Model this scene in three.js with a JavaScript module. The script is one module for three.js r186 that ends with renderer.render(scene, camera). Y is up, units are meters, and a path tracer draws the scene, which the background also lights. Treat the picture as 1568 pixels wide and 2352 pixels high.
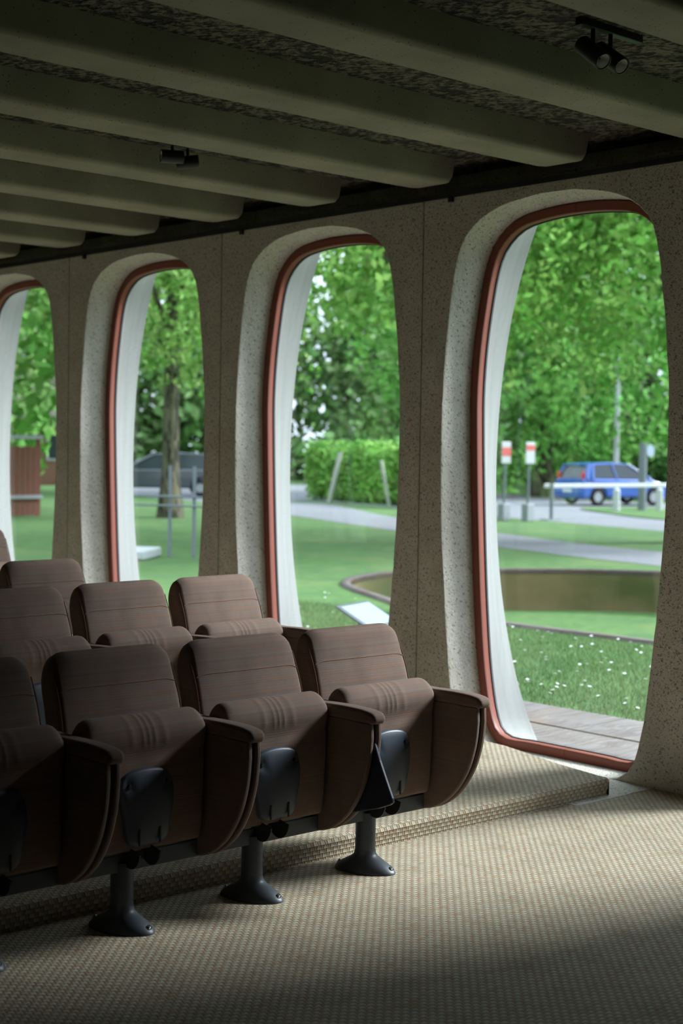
import * as THREE from 'three';
import { mergeGeometries, mergeVertices, toCreasedNormals } from 'three/addons/utils/BufferGeometryUtils.js';
import { RoundedBoxGeometry } from 'three/addons/geometries/RoundedBoxGeometry.js';

// ---------------------------------------------------------------- camera, sky, exposure
const scene = new THREE.Scene();
const camera = new THREE.PerspectiveCamera(2 * Math.atan(1176 / 3456.6) * 180 / Math.PI, 1568 / 2352, 0.05, 400);
{
  const yaw = THREE.MathUtils.degToRad(42.237), pit = THREE.MathUtils.degToRad(-2.292), roll = THREE.MathUtils.degToRad(0.881);
  const F = new THREE.Vector3(Math.sin(yaw) * Math.cos(pit), Math.sin(pit), -Math.cos(yaw) * Math.cos(pit));
  const r = new THREE.Vector3(Math.cos(yaw), 0, Math.sin(yaw)), u = new THREE.Vector3().crossVectors(r, F);
  const r2 = r.clone().multiplyScalar(Math.cos(roll)).addScaledVector(u, Math.sin(roll));
  const u2 = u.clone().multiplyScalar(Math.cos(roll)).addScaledVector(r, -Math.sin(roll));
  camera.position.set(-6.16, 1.65, 0);
  camera.quaternion.setFromRotationMatrix(new THREE.Matrix4().makeBasis(r2, u2, F.clone().negate()));
  camera.focus = 6.1;
  camera.userData.fStop = 2.6;
}
scene.add(camera);
const renderer = new THREE.WebGLRenderer({ antialias: true });
renderer.toneMapping = THREE.LinearToneMapping;
renderer.toneMappingExposure = 1.0;
renderer.shadowMap.enabled = true;
{ // a veiled bright sky, a little brighter overhead than at the horizon
  const W = 128, H = 64, d = new Float32Array(W * H * 4), L = 3.5;
  for (let j = 0; j < H; j++) {
    const s = Math.max(0, Math.sin(((j + 0.5) / H - 0.5) * Math.PI)), k = L * (0.55 + 0.45 * s);
    for (let i = 0; i < W; i++) d.set([k * 0.85, k * 0.99, k * 1.16, 1], (j * W + i) * 4);
  }
  const t = new THREE.DataTexture(d, W, H, THREE.RGBAFormat, THREE.FloatType);
  t.mapping = THREE.EquirectangularReflectionMapping; t.magFilter = THREE.LinearFilter; t.needsUpdate = true;
  scene.background = t; scene.environment = t;
}
{ // the sun behind thin cloud, a broad soft disc, out to the right of the picture
  const sun = new THREE.DirectionalLight(new THREE.Color().setRGB(0.95, 1, 1.05), 8.3); sun.name = 'sun';
  sun.position.set(-3 + 60, 0.74 * 60, -6 + 0.4 * 60); sun.target.position.set(-3, 0, -6); scene.add(sun, sun.target);
  sun.castShadow = true; sun.shadow.radius = 33; sun.shadow.mapSize.set(4096, 4096); Object.assign(sun.shadow.camera, { left: -40, right: 40, top: 40, bottom: -40, near: 1, far: 160 });
}

// ---------------------------------------------------------------- helpers
function rng(seed) { let a = seed >>> 0; return () => { a = (a + 0x6d2b79f5) | 0; let t = Math.imul(a ^ (a >>> 15), 1 | a); t = (t + Math.imul(t ^ (t >>> 7), 61 | t)) ^ t; return ((t ^ (t >>> 14)) >>> 0) / 4294967296; }; }
const lerp = (a, b, t) => a + (b - a) * t, clamp = (x, a = 0, b = 1) => Math.min(b, Math.max(a, x)), sm = (a, b, x) => { const t = clamp((x - a) / (b - a)); return t * t * (3 - 2 * t); };
const used = new Map();
function numbered(name) { const n = used.get(name) ?? 0; used.set(name, n + 1); return n ? `${name}_${String(n).padStart(3, '0')}` : name; }
function mesh(name, geo, mat, parent) { const m = new THREE.Mesh(geo, mat); m.name = name; if (parent) parent.add(m); return m; }
function tag(o, label, category, group) { o.userData.label = label; o.userData.category = category; if (group) o.userData.group = group; return o; }
function thing(name, label, category, group, x = 0, y = 0, z = 0, turn = 0) {
  const g = new THREE.Group(); g.name = numbered(name); g.position.set(x, y, z); g.rotation.y = turn; scene.add(g); return tag(g, label, category, group);
}
function solo(name, geo, mat, label, category, group, x = 0, y = 0, z = 0, turn = 0) {
  const m = mesh(numbered(name), geo, mat); m.position.set(x, y, z); m.rotation.y = turn; scene.add(m); return tag(m, label, category, group);
}
function struct(name, label) { const g = new THREE.Group(); g.name = name; g.userData.kind = 'structure'; if (label) g.userData.label = label; scene.add(g); return g; }
function structMesh(name, geo, mat, label) { const m = mesh(name, geo, mat); m.userData.kind = 'structure'; if (label) m.userData.label = label; scene.add(m); return m; }
const merge = (list) => mergeGeometries(list.map((g) => { const q = g.index ? g.toNonIndexed() : g; for (const k of Object.keys(q.attributes)) if (!['position', 'normal', 'uv'].includes(k)) q.deleteAttribute(k); return q; }));
const at = (g, x, y, z) => { g.translate(x, y, z); return g; };
const box = (w, h, d, x = 0, y = 0, z = 0) => at(new THREE.BoxGeometry(w, h, d), x, y, z);
const rbox = (w, h, d, r, x = 0, y = 0, z = 0) => at(new RoundedBoxGeometry(w, h, d, 2, r), x, y, z);
// box between corners with uv in metres
function slab(x0, x1, y0, y1, z0, z1) {
  const g = new THREE.BoxGeometry(x1 - x0, y1 - y0, z1 - z0); g.translate((x0 + x1) / 2, (y0 + y1) / 2, (z0 + z1) / 2);
  return metreUV(g);
}
function metreUV(g) {
  const p = g.attributes.position, n = g.attributes.normal, uv = new Float32Array(p.count * 2);
  for (let i = 0; i < p.count; i++) {
    const ax = Math.abs(n.getX(i)), ay = Math.abs(n.getY(i)), az = Math.abs(n.getZ(i));
    const [a, b] = ay >= ax && ay >= az ? [p.getX(i), p.getZ(i)] : ax >= az ? [p.getZ(i), p.getY(i)] : [p.getX(i), p.getY(i)];
    uv[i * 2] = a; uv[i * 2 + 1] = b;
  }
  g.setAttribute('uv', new THREE.BufferAttribute(uv, 2)); return g;
}
function cyl(r0, r1, h, x = 0, y = 0, z = 0, seg = 20) { return at(new THREE.CylinderGeometry(r1, r0, h, seg), x, y + h / 2, z); }
function bar(a, b, r, seg = 10, r2 = r) { // round bar from a to b
  const A = new THREE.Vector3(...a), B = new THREE.Vector3(...b), d = B.clone().sub(A), g = new THREE.CylinderGeometry(r2, r, d.length(), seg);
  g.translate(0, d.length() / 2, 0); g.applyQuaternion(new THREE.Quaternion().setFromUnitVectors(new THREE.Vector3(0, 1, 0), d.normalize())); g.translate(A.x, A.y, A.z); return g;
}
// grid of points -> surface; pts[j][i]; closed joins the last column to the first
function surf(pts, closed = false, flip = false) {
  const nj = pts.length, ni = pts[0].length, pos = [], uv = [], idx = [], cols = closed ? ni + 1 : ni;
  let v = 0;
  for (let j = 0; j < nj; j++) {
    if (j) { let d = 0; for (let i = 0; i < ni; i++) d += Math.hypot(...pts[j][i].map((q, k) => q - pts[j - 1][i][k])); v += d / ni; }
    let u = 0;
    for (let i = 0; i < cols; i++) {
      const q = pts[j][i % ni]; if (i) u += Math.hypot(...q.map((w, k) => w - pts[j][(i - 1) % ni][k]));
      pos.push(...q); uv.push(u, v);
    }
  }
  for (let j = 0; j + 1 < nj; j++) for (let i = 0; i + 1 < cols; i++) {
    const a = j * cols + i, b = a + 1, c = a + cols, d = c + 1;
    flip ? idx.push(a, c, b, b, c, d) : idx.push(a, b, c, b, d, c);
  }
  const g = new THREE.BufferGeometry(); g.setAttribute('position', new THREE.Float32BufferAttribute(pos, 3)); g.setAttribute('uv', new THREE.Float32BufferAttribute(uv, 2)); g.setIndex(idx); g.computeVertexNormals();
  if (closed) { const n = g.attributes.normal; for (let j = 0; j < nj; j++) { const a = j * cols, b = a + cols - 1, v1 = new THREE.Vector3(n.getX(a) + n.getX(b), n.getY(a) + n.getY(b), n.getZ(a) + n.getZ(b)).normalize(); n.setXYZ(a, v1.x, v1.y, v1.z); n.setXYZ(b, v1.x, v1.y, v1.z); } }
  return g;
}
// closed profile of [z, y] swept along x; sections: [x, inset, (z, y, x, k) => [z, y]]; ends are capped
function sweep(profile, sections, move) {
  const n = profile.length, area = profile.reduce((s, p, i) => { const q = profile[(i + 1) % n]; return s + p[0] * q[1] - q[0] * p[1]; }, 0), sg = area > 0 ? 1 : -1;
  const nor = profile.map((p, i) => { const a = profile[(i + n - 1) % n], b = profile[(i + 1) % n], dx = b[0] - a[0], dy = b[1] - a[1], l = Math.hypot(dx, dy) || 1; return [sg * dy / l, -sg * dx / l]; });
  const rows = sections.map(([x, inset]) => profile.map((p, k) => {
    let z = p[0] - nor[k][0] * inset, y = p[1] - nor[k][1] * inset, xx = x;
    if (move) [xx, y, z] = move(x, y, z, nor[k], k / n);
    return [xx, y, z];
  }));
  const side = surf(rows, true, sg < 0), caps = []; { const q = side.attributes.uv; for (let i = 0; i < q.count; i++) q.setXY(i, q.getY(i), q.getX(i)); }
  for (const [row, up] of [[rows[0], false], [rows[rows.length - 1], true]]) {
    const tri = THREE.ShapeUtils.triangulateShape(row.map((q) => new THREE.Vector2(q[2], q[1])), []), g = new THREE.BufferGeometry();
    const f = [];
    for (const [a, b, c] of tri) f.push(...(up ? [row[a], row[c], row[b]] : [row[a], row[b], row[c]]));
    g.setAttribute('position', new THREE.Float32BufferAttribute(f.flat(), 3)); g.setAttribute('uv', new THREE.Float32BufferAttribute(f.flatMap((q) => [q[2], q[1]]), 2)); g.computeVertexNormals();
    const nx = g.attributes.normal.getX(0); if ((nx > 0) !== up) { const ix = []; for (let i = 0; i < f.length; i += 3) ix.push(i, i + 2, i + 1); g.setIndex(ix); g.computeVertexNormals(); }
    caps.push(g);
  }
  return merge([side, ...caps]);
}
const spline = (pts, n, closed = true) => new THREE.CatmullRomCurve3(pts.map(([a, b]) => new THREE.Vector3(a, b, 0)), closed, 'centripetal').getSpacedPoints(n).slice(0, closed ? n : n + 1).map((p) => [p.x, p.y]);
function roundSections(hw, R, mids = 10, steps = 5) { // x from -hw to hw, inset rounding the ends with radius R
  const s = []; for (let i = 0; i <= steps; i++) { const a = (i / steps) * Math.PI / 2; s.push([-hw + R * (1 - Math.cos(a)) , R * (1 - Math.sin(a))]); }
  for (let i = 1; i < mids; i++) s.push([lerp(-hw + R, hw - R, i / mids), 0]);
  for (let i = steps; i >= 0; i--) { const a = (i / steps) * Math.PI / 2; s.push([hw - R * (1 - Math.cos(a)), R * (1 - Math.sin(a))]); }
  return s;
}
const shapeOf = (pts) => new THREE.Shape(pts.map(([a, b]) => new THREE.Vector2(a, b)));
// extrude a [z, y] outline along x, centred on x
function extrudeX(pts, w, bevel = 0, x = 0, seg = 2) {
  const g = new THREE.ExtrudeGeometry(shapeOf(pts), { depth: w - 2 * bevel, bevelEnabled: bevel > 0, bevelThickness: bevel, bevelSize: bevel, bevelOffset: -bevel, bevelSegments: seg, curveSegments: 6 });
  g.translate(0, 0, -(w - 2 * bevel) / 2); g.rotateY(-Math.PI / 2); g.scale(-1, 1, 1); // shape x -> z
  const ix = g.index; if (!ix) { const p = g.attributes.position, n = g.attributes.normal, uv = g.attributes.uv; for (let i = 0; i < p.count; i += 3) for (const a of [p, n, uv]) for (let k = 0; k < a.itemSize; k++) { const t = a.array[(i + 1) * a.itemSize + k]; a.array[(i + 1) * a.itemSize + k] = a.array[(i + 2) * a.itemSize + k]; a.array[(i + 2) * a.itemSize + k] = t; } }
  g.translate(x, 0, 0); return g;
}
// flat polygon of [x, z] lying at height y, uv in metres
function flat(pts, y, holes = []) {
  const sh = new THREE.Shape(pts.map(([x, z]) => new THREE.Vector2(x, -z))); for (const h of holes) sh.holes.push(new THREE.Path(h.map(([x, z]) => new THREE.Vector2(x, -z))));
  const g = new THREE.ShapeGeometry(sh); g.rotateX(-Math.PI / 2); g.translate(0, y, 0); return metreUV(g);
}

// ---------------------------------------------------------------- textures
function noise2(seed, per) { // tileable value noise with whole period
  const r = rng(seed), v = new Float32Array(per * per).map(() => r());
  return (x, y) => { x = ((x % per) + per) % per; y = ((y % per) + per) % per; const i = Math.floor(x), j = Math.floor(y), a = x - i, b = y - j, s = a * a * (3 - 2 * a), t = b * b * (3 - 2 * b), i1 = (i + 1) % per, j1 = (j + 1) % per; return lerp(lerp(v[j * per + i], v[j * per + i1], s), lerp(v[j1 * per + i], v[j1 * per + i1], s), t); };
}
function fbm(seed, per, oct = 4) { const ns = []; for (let k = 0; k < oct; k++) ns.push(noise2(seed + k * 17, per << k)); return (u, v) => { let s = 0, a = 0.5, t = 0; for (let k = 0; k < oct; k++) { s += a * ns[k](u * (per << k), v * (per << k)); t += a; a *= 0.5; } return s / t; }; }
function texture(w, h, fn, srgb, tileX = 1, tileY = tileX) { // fn(u, v, i, j) -> [r, g, b] in 0..1 (sRGB when srgb)
  const d = new Uint8Array(w * h * 4);
  for (let j = 0; j < h; j++) for (let i = 0; i < w; i++) { const c = fn((i + 0.5) / w, (j + 0.5) / h, i, j), o = (j * w + i) * 4; for (let k = 0; k < 3; k++) d[o + k] = 255 * clamp(typeof c === 'number' ? c : c[k]); d[o + 3] = 255; }
  const t = new THREE.DataTexture(d, w, h); t.wrapS = t.wrapT = THREE.RepeatWrapping; t.magFilter = THREE.LinearFilter; t.minFilter = THREE.LinearMipmapLinearFilter; t.generateMipmaps = true;
  if (srgb) t.colorSpace = THREE.SRGBColorSpace; t.repeat.set(1 / tileX, 1 / tileY); t.needsUpdate = true; return t;
}
const mix3 = (a, b, t) => [lerp(a[0], b[0], t), lerp(a[1], b[1], t), lerp(a[2], b[2], t)];
// speckled field: random blobs splatted with wrap-around; returns [id+1 per pixel, strength]
function splats(N, count, rmin, rmax, seed) {
  const r = rng(seed), f = new Float32Array(N * N), id = new Float32Array(N * N);
  for (let k = 0; k < count; k++) {
    const x = r() * N, y = r() * N, R = lerp(rmin, rmax, r() ** 2), e = lerp(0.6, 1.4, r()), th = r() * 3.14, c = Math.cos(th), s = Math.sin(th), tint = r(), q = Math.ceil(R * 1.6);
    for (let b = -q; b <= q; b++) for (let a = -q; a <= q; a++) { const u = (a * c + b * s) / (R * e), v = (-a * s + b * c) * e / R, m = 1 - (u * u + v * v); if (m > 0) { const o = ((Math.floor(y + b) % N + N) % N) * N + ((Math.floor(x + a) % N + N) % N), w = Math.min(1, m * 2.2); if (w > f[o]) { f[o] = w; id[o] = tint; } } }
  }
  return [f, id];
}
const T = {};
{ // washed concrete with exposed pebbles
  const N = 1024, [f, id] = splats(N, 6500, 1.5, 6, 11), [f2] = splats(N, 5200, 1.0, 2.6, 12), n = fbm(5, 8, 5), big = fbm(8, 3, 3);
  T.agg = texture(N, N, (u, v, i, j) => {
    const o = j * N + i; let c = mix3([0.76, 0.735, 0.685], [0.86, 0.84, 0.795], n(u, v)); c = mix3(c, [0.70, 0.665, 0.605], 0.4 * sm(0.45, 0.75, big(u, v)));
    const t = id[o], peb = t < 0.2 ? [0.46, 0.465, 0.47] : t < 0.32 ? [0.60, 0.53, 0.45] : t < 0.7 ? [0.88, 0.88, 0.87] : [0.70, 0.69, 0.67];
    c = mix3(c, peb, f[o] * 0.75); return mix3(c, [0.3, 0.3, 0.3], f2[o] * 0.55);
  }, true, 1.15);
  T.aggB = texture(N, N, (u, v, i, j) => { const o = j * N + i; return 0.45 + 0.28 * f[o] * (id[o] < 0.3 ? -1 : 1) - 0.4 * f2[o] + 0.2 * (n(u, v) - 0.5); }, false, 1.15);
}
{ // beams: smooth cast concrete with pinholes
  const N = 1024, n = fbm(21, 6, 6), big = fbm(25, 2, 3), [f] = splats(N, 1100, 1, 3.2, 22);
  T.cast = texture(N, N, (u, v, i, j) => mix3(mix3([0.54, 0.52, 0.45], [0.66, 0.64, 0.56], n(u, v)), mix3([0.48, 0.46, 0.39], [0.28, 0.26, 0.22], f[j * N + i]), Math.max(f[j * N + i] * 0.8, 0.35 * sm(0.5, 0.75, big(u, v)))), true, 1.3);
  T.castB = texture(N, N, (u, v, i, j) => 0.5 + 0.3 * (n(u, v) - 0.5) - 0.45 * f[j * N + i], false, 1.3);
}
{ // sprayed rough ceiling
  const N = 1024, n = fbm(31, 40, 4), m = fbm(33, 12, 4);
  const h = (u, v) => clamp(0.6 * n(u, v) + 0.4 * m(u, v));
  T.rough = texture(N, N, (u, v) => { const q = sm(0.36, 0.62, h(u, v)); return mix3([0.18, 0.17, 0.15], [0.47, 0.45, 0.38], q); }, true, 0.8);
  T.roughB = texture(N, N, (u, v) => sm(0.3, 0.7, h(u, v)), false, 0.8);
}
const CELL = 0.0185;
{ // coarse sisal carpet: plain basket weave, one stitch of two proud
  const N = 1024, cells = 28, px = N / cells, r = rng(41), tint = new Float32Array(cells * cells).map(() => r()), w2 = new Float32Array(cells * cells).map(() => r()), fib = fbm(43, 128, 2), mid = fbm(47, 5, 3);
  const stitch = (i, j) => { // pale weft floats along u lie over brown warp that shows between them
    const cx = Math.floor(i / px), cy = Math.floor(j / px), a = (i / px - cx) * 2 - 1, b = (j / px - cy) * 2 - 1, over = (cx + cy) % 2 === 0;
    const k = cy * cells + cx, warp = 0.62 * Math.sqrt(clamp(1 - a * a * 0.9)) * Math.sqrt(clamp(1.25 - b * b));
    let weft = 0, kw = k; // a float reaches a little into the cells beside it
    for (const d of over ? [0] : [-1, 1]) { const al = over ? a : a - 2 * d, h = Math.sqrt(clamp(1 - b * b * 0.92)) * Math.sqrt(clamp(1.75 - al * al)) * 0.82; if (Math.abs(al) < 1.32 && h > weft) { weft = h; kw = cy * cells + ((cx + d + cells) % cells); } }
    const top = weft >= warp, t = top ? a : b; return [Math.max(weft, warp), 0.5 + 0.5 * Math.sin((t * 1.6 + (top ? b : a) * 2.2 + w2[top ? kw : k]) * 7), tint[top ? kw : k], top];
  };
  T.sisal = texture(N, N, (u, v, i, j) => {
    const [h, tw, t, top] = stitch(i, j); let c = top ? (t < 0.7 ? [0.79, 0.77, 0.715] : t < 0.92 ? [0.76, 0.73, 0.665] : [0.75, 0.69, 0.61]) : t < 0.55 ? [0.655, 0.61, 0.53] : t < 0.9 ? [0.69, 0.62, 0.525] : [0.67, 0.56, 0.455];
    c = mix3(c, [c[0] * 0.87, c[1] * 0.85, c[2] * 0.81], 0.5 * tw + 0.5 * fib(u, v)); c = mix3([0.42, 0.36, 0.27], c, sm(-0.05, 0.42, h)); return c.map((x, q) => x * (0.94 + 0.1 * mid(u, v)) * [1.0, 0.985, 0.955][q]);
  }, true, CELL * cells);
  T.sisalB = texture(N, N, (u, v, i, j) => { const [h, tw] = stitch(i, j); return h * (0.9 + 0.1 * tw); }, false, CELL * cells);
}
{ // upholstery: grey-brown cloth with rust weft threads running across
  const W = 512, H = 1024, r = rng(51), row = [], n = fbm(53, 8, 4), str = noise2(57, 256), len = noise2(58, 16);
  for (let j = 0; j < H; j++) row.push([r(), r(), r()]);
  const slub = (u, j) => sm(0.62, 0.9, str(u * 6 + row[j % H][2] * 200, (j * 0.5))) ;
  T.cloth = texture(W, H, (u, v, i, j) => {
    const q = row[j], rust = q[0] < 0.17 ? 0.75 : q[0] < 0.34 ? 0.32 : 0.05, s = slub(u, j); let c = mix3([0.41, 0.35, 0.315], [0.485, 0.425, 0.39], q[1]);
    c = mix3(c, [0.62, 0.33, 0.17], clamp(rust * (0.3 + 1.1 * s))); c = c.map((x) => x * (0.9 + 0.16 * n(u, v) + ((i >> 1) % 2 ? 0.02 : -0.02))); return c;
  }, true, 0.5, 0.62);
  T.clothB = texture(W, H, (u, v, i, j) => 0.5 + 0.35 * (row[j][1] - 0.5) + 0.25 * slub(u, j) + ((i >> 1) % 2 ? 0.1 : -0.1), false, 0.5, 0.62);
}
{ // lawn, asphalt, stone ledge, paint, bark, timber
  const N = 1024, a = fbm(61, 60, 4), b = fbm(63, 5, 4), c = fbm(66, 14, 3);
  T.lawn = texture(N, N, (u, v) => { let k = mix3([0.22, 0.35, 0.15], [0.33, 0.465, 0.22], a(u, v)); k = mix3(k, [0.39, 0.45, 0.24], 0.7 * sm(0.5, 0.8, b(u, v))); return mix3(k, [0.21, 0.36, 0.17], 0.6 * sm(0.5, 0.75, c(u, v))); }, true, 7);
  const d = fbm(71, 64, 3), e = fbm(73, 4, 3);
  T.asph = texture(512, 512, (u, v) => mix3([0.40, 0.40, 0.42], [0.52, 0.525, 0.55], 0.7 * d(u, v) + 0.3 * e(u, v)), true, 3);
  const g = fbm(81, 6, 5), h = fbm(83, 3, 4), gr = noise2(85, 128);
  T.ledge = texture(512, 512, (u, v) => { const w = 0.6 * gr(u * 8 + g(u, v) * 2, v * 96 + g(u, v) * 6) + 0.4 * g(u, v); let k = mix3([0.30, 0.26, 0.25], [0.52, 0.50, 0.49], w); return mix3(k, [0.47, 0.37, 0.31], 0.6 * sm(0.52, 0.7, h(u, v))); }, true, 1.6);
  const p = fbm(91, 3, 4), q = noise2(93, 64), q2 = fbm(95, 24, 3);
  T.paint = texture(512, 512, (u, v) => mix3([0.57, 0.575, 0.565], [0.49, 0.48, 0.46], 0.28 * sm(0.35, 0.9, q(u * 2, v * 60)) + 0.35 * sm(0.5, 0.8, p(u, v)) * q2(u, v)), true, 2);
  const bk = noise2(101, 64), bn = fbm(103, 16, 3);
  T.bark = texture(256, 512, (u, v) => mix3([0.20, 0.19, 0.15], [0.42, 0.40, 0.32], sm(0.3, 0.7, bk(u * 24 + bn(u, v) * 3, v * 6))), true, 1, 2);
  T.barkB = texture(256, 512, (u, v) => bk(u * 24 + bn(u, v) * 3, v * 6), false, 1, 2);
  const mo = fbm(121, 6, 5), mo2 = fbm(123, 3, 4);
  T.moss = texture(512, 256, (u, v) => mix3(mix3([0.37, 0.33, 0.20], [0.47, 0.42, 0.28], mo(u, v)), [0.27, 0.29, 0.14], sm(0.42, 0.7, mo2(u, v))), true, 4, 2);
  const tn = noise2(111, 128), tb = fbm(113, 4, 3);
  T.timber = texture(512, 256, (u, v) => mix3([0.46, 0.225, 0.17], [0.57, 0.305, 0.235], 0.6 * tn(u * 4 + tb(u, v), v * 100) + 0.4 * tb(u, v)), true, 1, 0.25);
}
const std = (o) => new THREE.MeshStandardMaterial({ roughness: 0.8, ...o }), phy = (o) => new THREE.MeshPhysicalMaterial({ roughness: 0.8, ...o });
const rgb = (r, g, b) => new THREE.Color().setRGB(r, g, b);
const M = {
  agg: std({ map: T.agg, bumpMap: T.aggB, bumpScale: 0.006, roughness: 0.92 }),
  cast: std({ map: T.cast, bumpMap: T.castB, bumpScale: 0.003, roughness: 0.85 }),
  rough: std({ map: T.rough, bumpMap: T.roughB, bumpScale: 0.02, roughness: 0.95 }),
  sisal: std({ map: T.sisal, bumpMap: T.sisalB, bumpScale: 0.008, roughness: 0.95 }),
  cloth: phy({ map: T.cloth, bumpMap: T.clothB, bumpScale: 0.0006, roughness: 0.9, sheen: 0.35, sheenRoughness: 0.6, sheenColor: rgb(0.5, 0.42, 0.38) }),
  piping: std({ color: rgb(0.16, 0.075, 0.035), roughness: 0.9 }),
  thread: std({ color: rgb(0.27, 0.13, 0.07), roughness: 0.9 }),
  shell: std({ color: rgb(0.055, 0.07, 0.095), roughness: 0.42 }),
  steel: std({ color: rgb(0.05, 0.06, 0.075), roughness: 0.45, metalness: 0.1 }),
  black: std({ color: rgb(0.012, 0.012, 0.013), roughness: 0.5 }),
  tablet: std({ color: rgb(0.02, 0.025, 0.045), roughness: 0.35 }),
  bolt: std({ color: rgb(0.55, 0.57, 0.6), roughness: 0.25, metalness: 1 }),
  reflector: std({ color: rgb(0.9, 0.9, 0.88), roughness: 0.5, metalness: 0.6 }),
  timber: std({ map: T.timber, roughness: 0.55 }),
  gasket: std({ color: rgb(0.02, 0.025, 0.03), roughness: 0.6 }),
  glass: phy({ color: rgb(0.97, 0.985, 0.975), roughness: 0, transmission: 1, thickness: 0, ior: 1.52 }),
  panelling: std({ map: T.timber, color: rgb(0.2, 0.16, 0.13), roughness: 0.8 }),
  paint: std({ map: T.paint, roughness: 0.7 }),
  seal: std({ color: rgb(0.05, 0.045, 0.04), roughness: 0.9 }),
  lawn: std({ map: T.lawn, roughness: 1 }), asph: std({ map: T.asph, roughness: 0.95 }), ledge: std({ map: T.ledge, roughness: 0.8 }),
  bark: std({ map: T.bark, bumpMap: T.barkB, bumpScale: 0.02, roughness: 0.95 }),
};

// ---------------------------------------------------------------- the window wall
const PITCH = 1.885, Z0 = -5.18, WALL_X = 0, LEFT_X = -10.2, ROOM_BACK = -24, ROOM_FRONT = 5;
const outline = (tbl, n = 112) => { // tbl: [y, half width] from the foot up; closed, from the foot's middle
  const y0 = tbl[0][0], w0 = tbl[0][1], pts = [[0, y0], [w0 * 0.55, y0], ...tbl.map(([y, w]) => [w, y])], top = tbl[tbl.length - 1];
  const all = [...pts]; for (let i = tbl.length - 1; i >= 0; i--) if (tbl[i][1] > 0.01) all.push([-tbl[i][1], tbl[i][0]]);
  all.push([-w0 * 0.55, y0]); void top; return spline(all, n);
};
const INNER = outline([[0, 0.47], [0.02, 0.535], [0.085, 0.598], [0.18, 0.637], [0.41, 0.68], [0.67, 0.71], [0.9, 0.732], [1.22, 0.759], [1.65, 0.771], [1.97, 0.769], [2.27, 0.747], [2.54, 0.712], [2.72, 0.678], [2.81, 0.645], [2.905, 0.56], [2.97, 0.44], [3.012, 0.28], [3.035, 0]]);
const FRAME = outline([[-0.004, 0.44], [0.04, 0.53], [0.128, 0.584], [0.383, 0.645], [0.756, 0.688], [1.255, 0.722], [1.755, 0.744], [2.0, 0.747], [2.254, 0.729], [2.5, 0.691], [2.694, 0.648], [2.81, 0.6], [2.9, 0.517], [2.963, 0.404], [2.995, 0.217], [3.005, 0]]);
const inset = (c, d) => { const n = c.length; return c.map((p, i) => { const a = c[(i + n - 1) % n], b = c[(i + 1) % n], dx = b[0] - a[0], dy = b[1] - a[1], l = Math.hypot(dx, dy); return [p[0] - dy / l * d, p[1] + dx / l * d]; }); };
const HOOD = FRAME.map((_, i) => 0); // filled below: the outer lip, an upright oval
{ const n = FRAME.length, a = 0.8, b = 1.86, c = 1.55; for (let i = 0; i < n; i++) { const [x, y] = FRAME[i], t = Math.atan2((y - 1.5) / 1.5, x / 0.75); HOOD[i] = [a * Math.cos(t), c + b * Math.sin(t)]; } }
const ring = (c, x, s = 1) => c.map(([z, y]) => [x, y, z * s]);
function lofts(list, flip) { return surf(list, true, flip); }
const FX = 0.2, HX = 0.5; // the frame's and the hood lip's distance behind the inner face
const PANEL_HW = PITCH / 2 - 0.006, PANEL_TOP = 3.5, PANEL_FOOT = -0.35;
function faceWithHole(c, x, y0, y1, hw, out) { // plane at x with the opening c cut out, facing -x (inside) or +x
  const sh = shapeOf([[-hw, y0], [hw, y0], [hw, y1], [-hw, y1]]); sh.holes.push(new THREE.Path(c.map(([z, y]) => new THREE.Vector2(z, y))));
  const g = new THREE.ShapeGeometry(sh).toNonIndexed(), p = g.attributes.position, pos = [], uv = [];
  for (let i = 0; i < p.count; i += 3) for (const k of out ? [0, 2, 1] : [0, 1, 2]) { pos.push(x, p.getY(i + k), p.getX(i + k)); uv.push(p.getX(i + k), p.getY(i + k)); }
  const q = new THREE.BufferGeometry(); q.setAttribute('position', new THREE.Float32BufferAttribute(pos, 3)); q.setAttribute('uv', new THREE.Float32BufferAttribute(uv, 2)); q.computeVertexNormals();
  const want = out ? 1 : -1; if (q.attributes.normal.getX(0) * want < 0) { const ix = []; for (let i = 0; i < pos.length / 3; i += 3) ix.push(i, i + 2, i + 1); q.setIndex(ix); q.computeVertexNormals(); }
  return q;
}
const r7 = rng(7), lipNoise = INNER.map(() => (r7() - 0.5) * 0.007);
const INNER_R = inset(INNER, 0).map((p, i) => { const s = 1 + lipNoise[i] / 1; return [p[0] * s, 1.5 + (p[1] - 1.5) * (1 + lipNoise[i] * 0.5)]; });
const panelGeo = merge([
  faceWithHole(INNER_R, 0, PANEL_FOOT, 3.14, PANEL_HW, false),
  slab(0.0, 0.3, 3.12, 3.14, -PANEL_HW, PANEL_HW), slab(0.28, 0.3, 3.12, PANEL_TOP, -PANEL_HW, PANEL_HW),
  lofts([ring(INNER_R, 0), ring(inset(INNER, 0.004), 0.012), ring(INNER.map((p, i) => [lerp(p[0], FRAME[i][0], 0.5), lerp(p[1], FRAME[i][1], 0.5)]), FX / 2), ring(FRAME, FX), ring(FRAME, FX + 0.09)], false),
  ...[-1, 1].map((s) => slab(0.001, HX - 0.001, PANEL_FOOT, 3.139, s * PANEL_HW - 0.002, s * PANEL_HW + 0.002)),
]);
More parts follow.
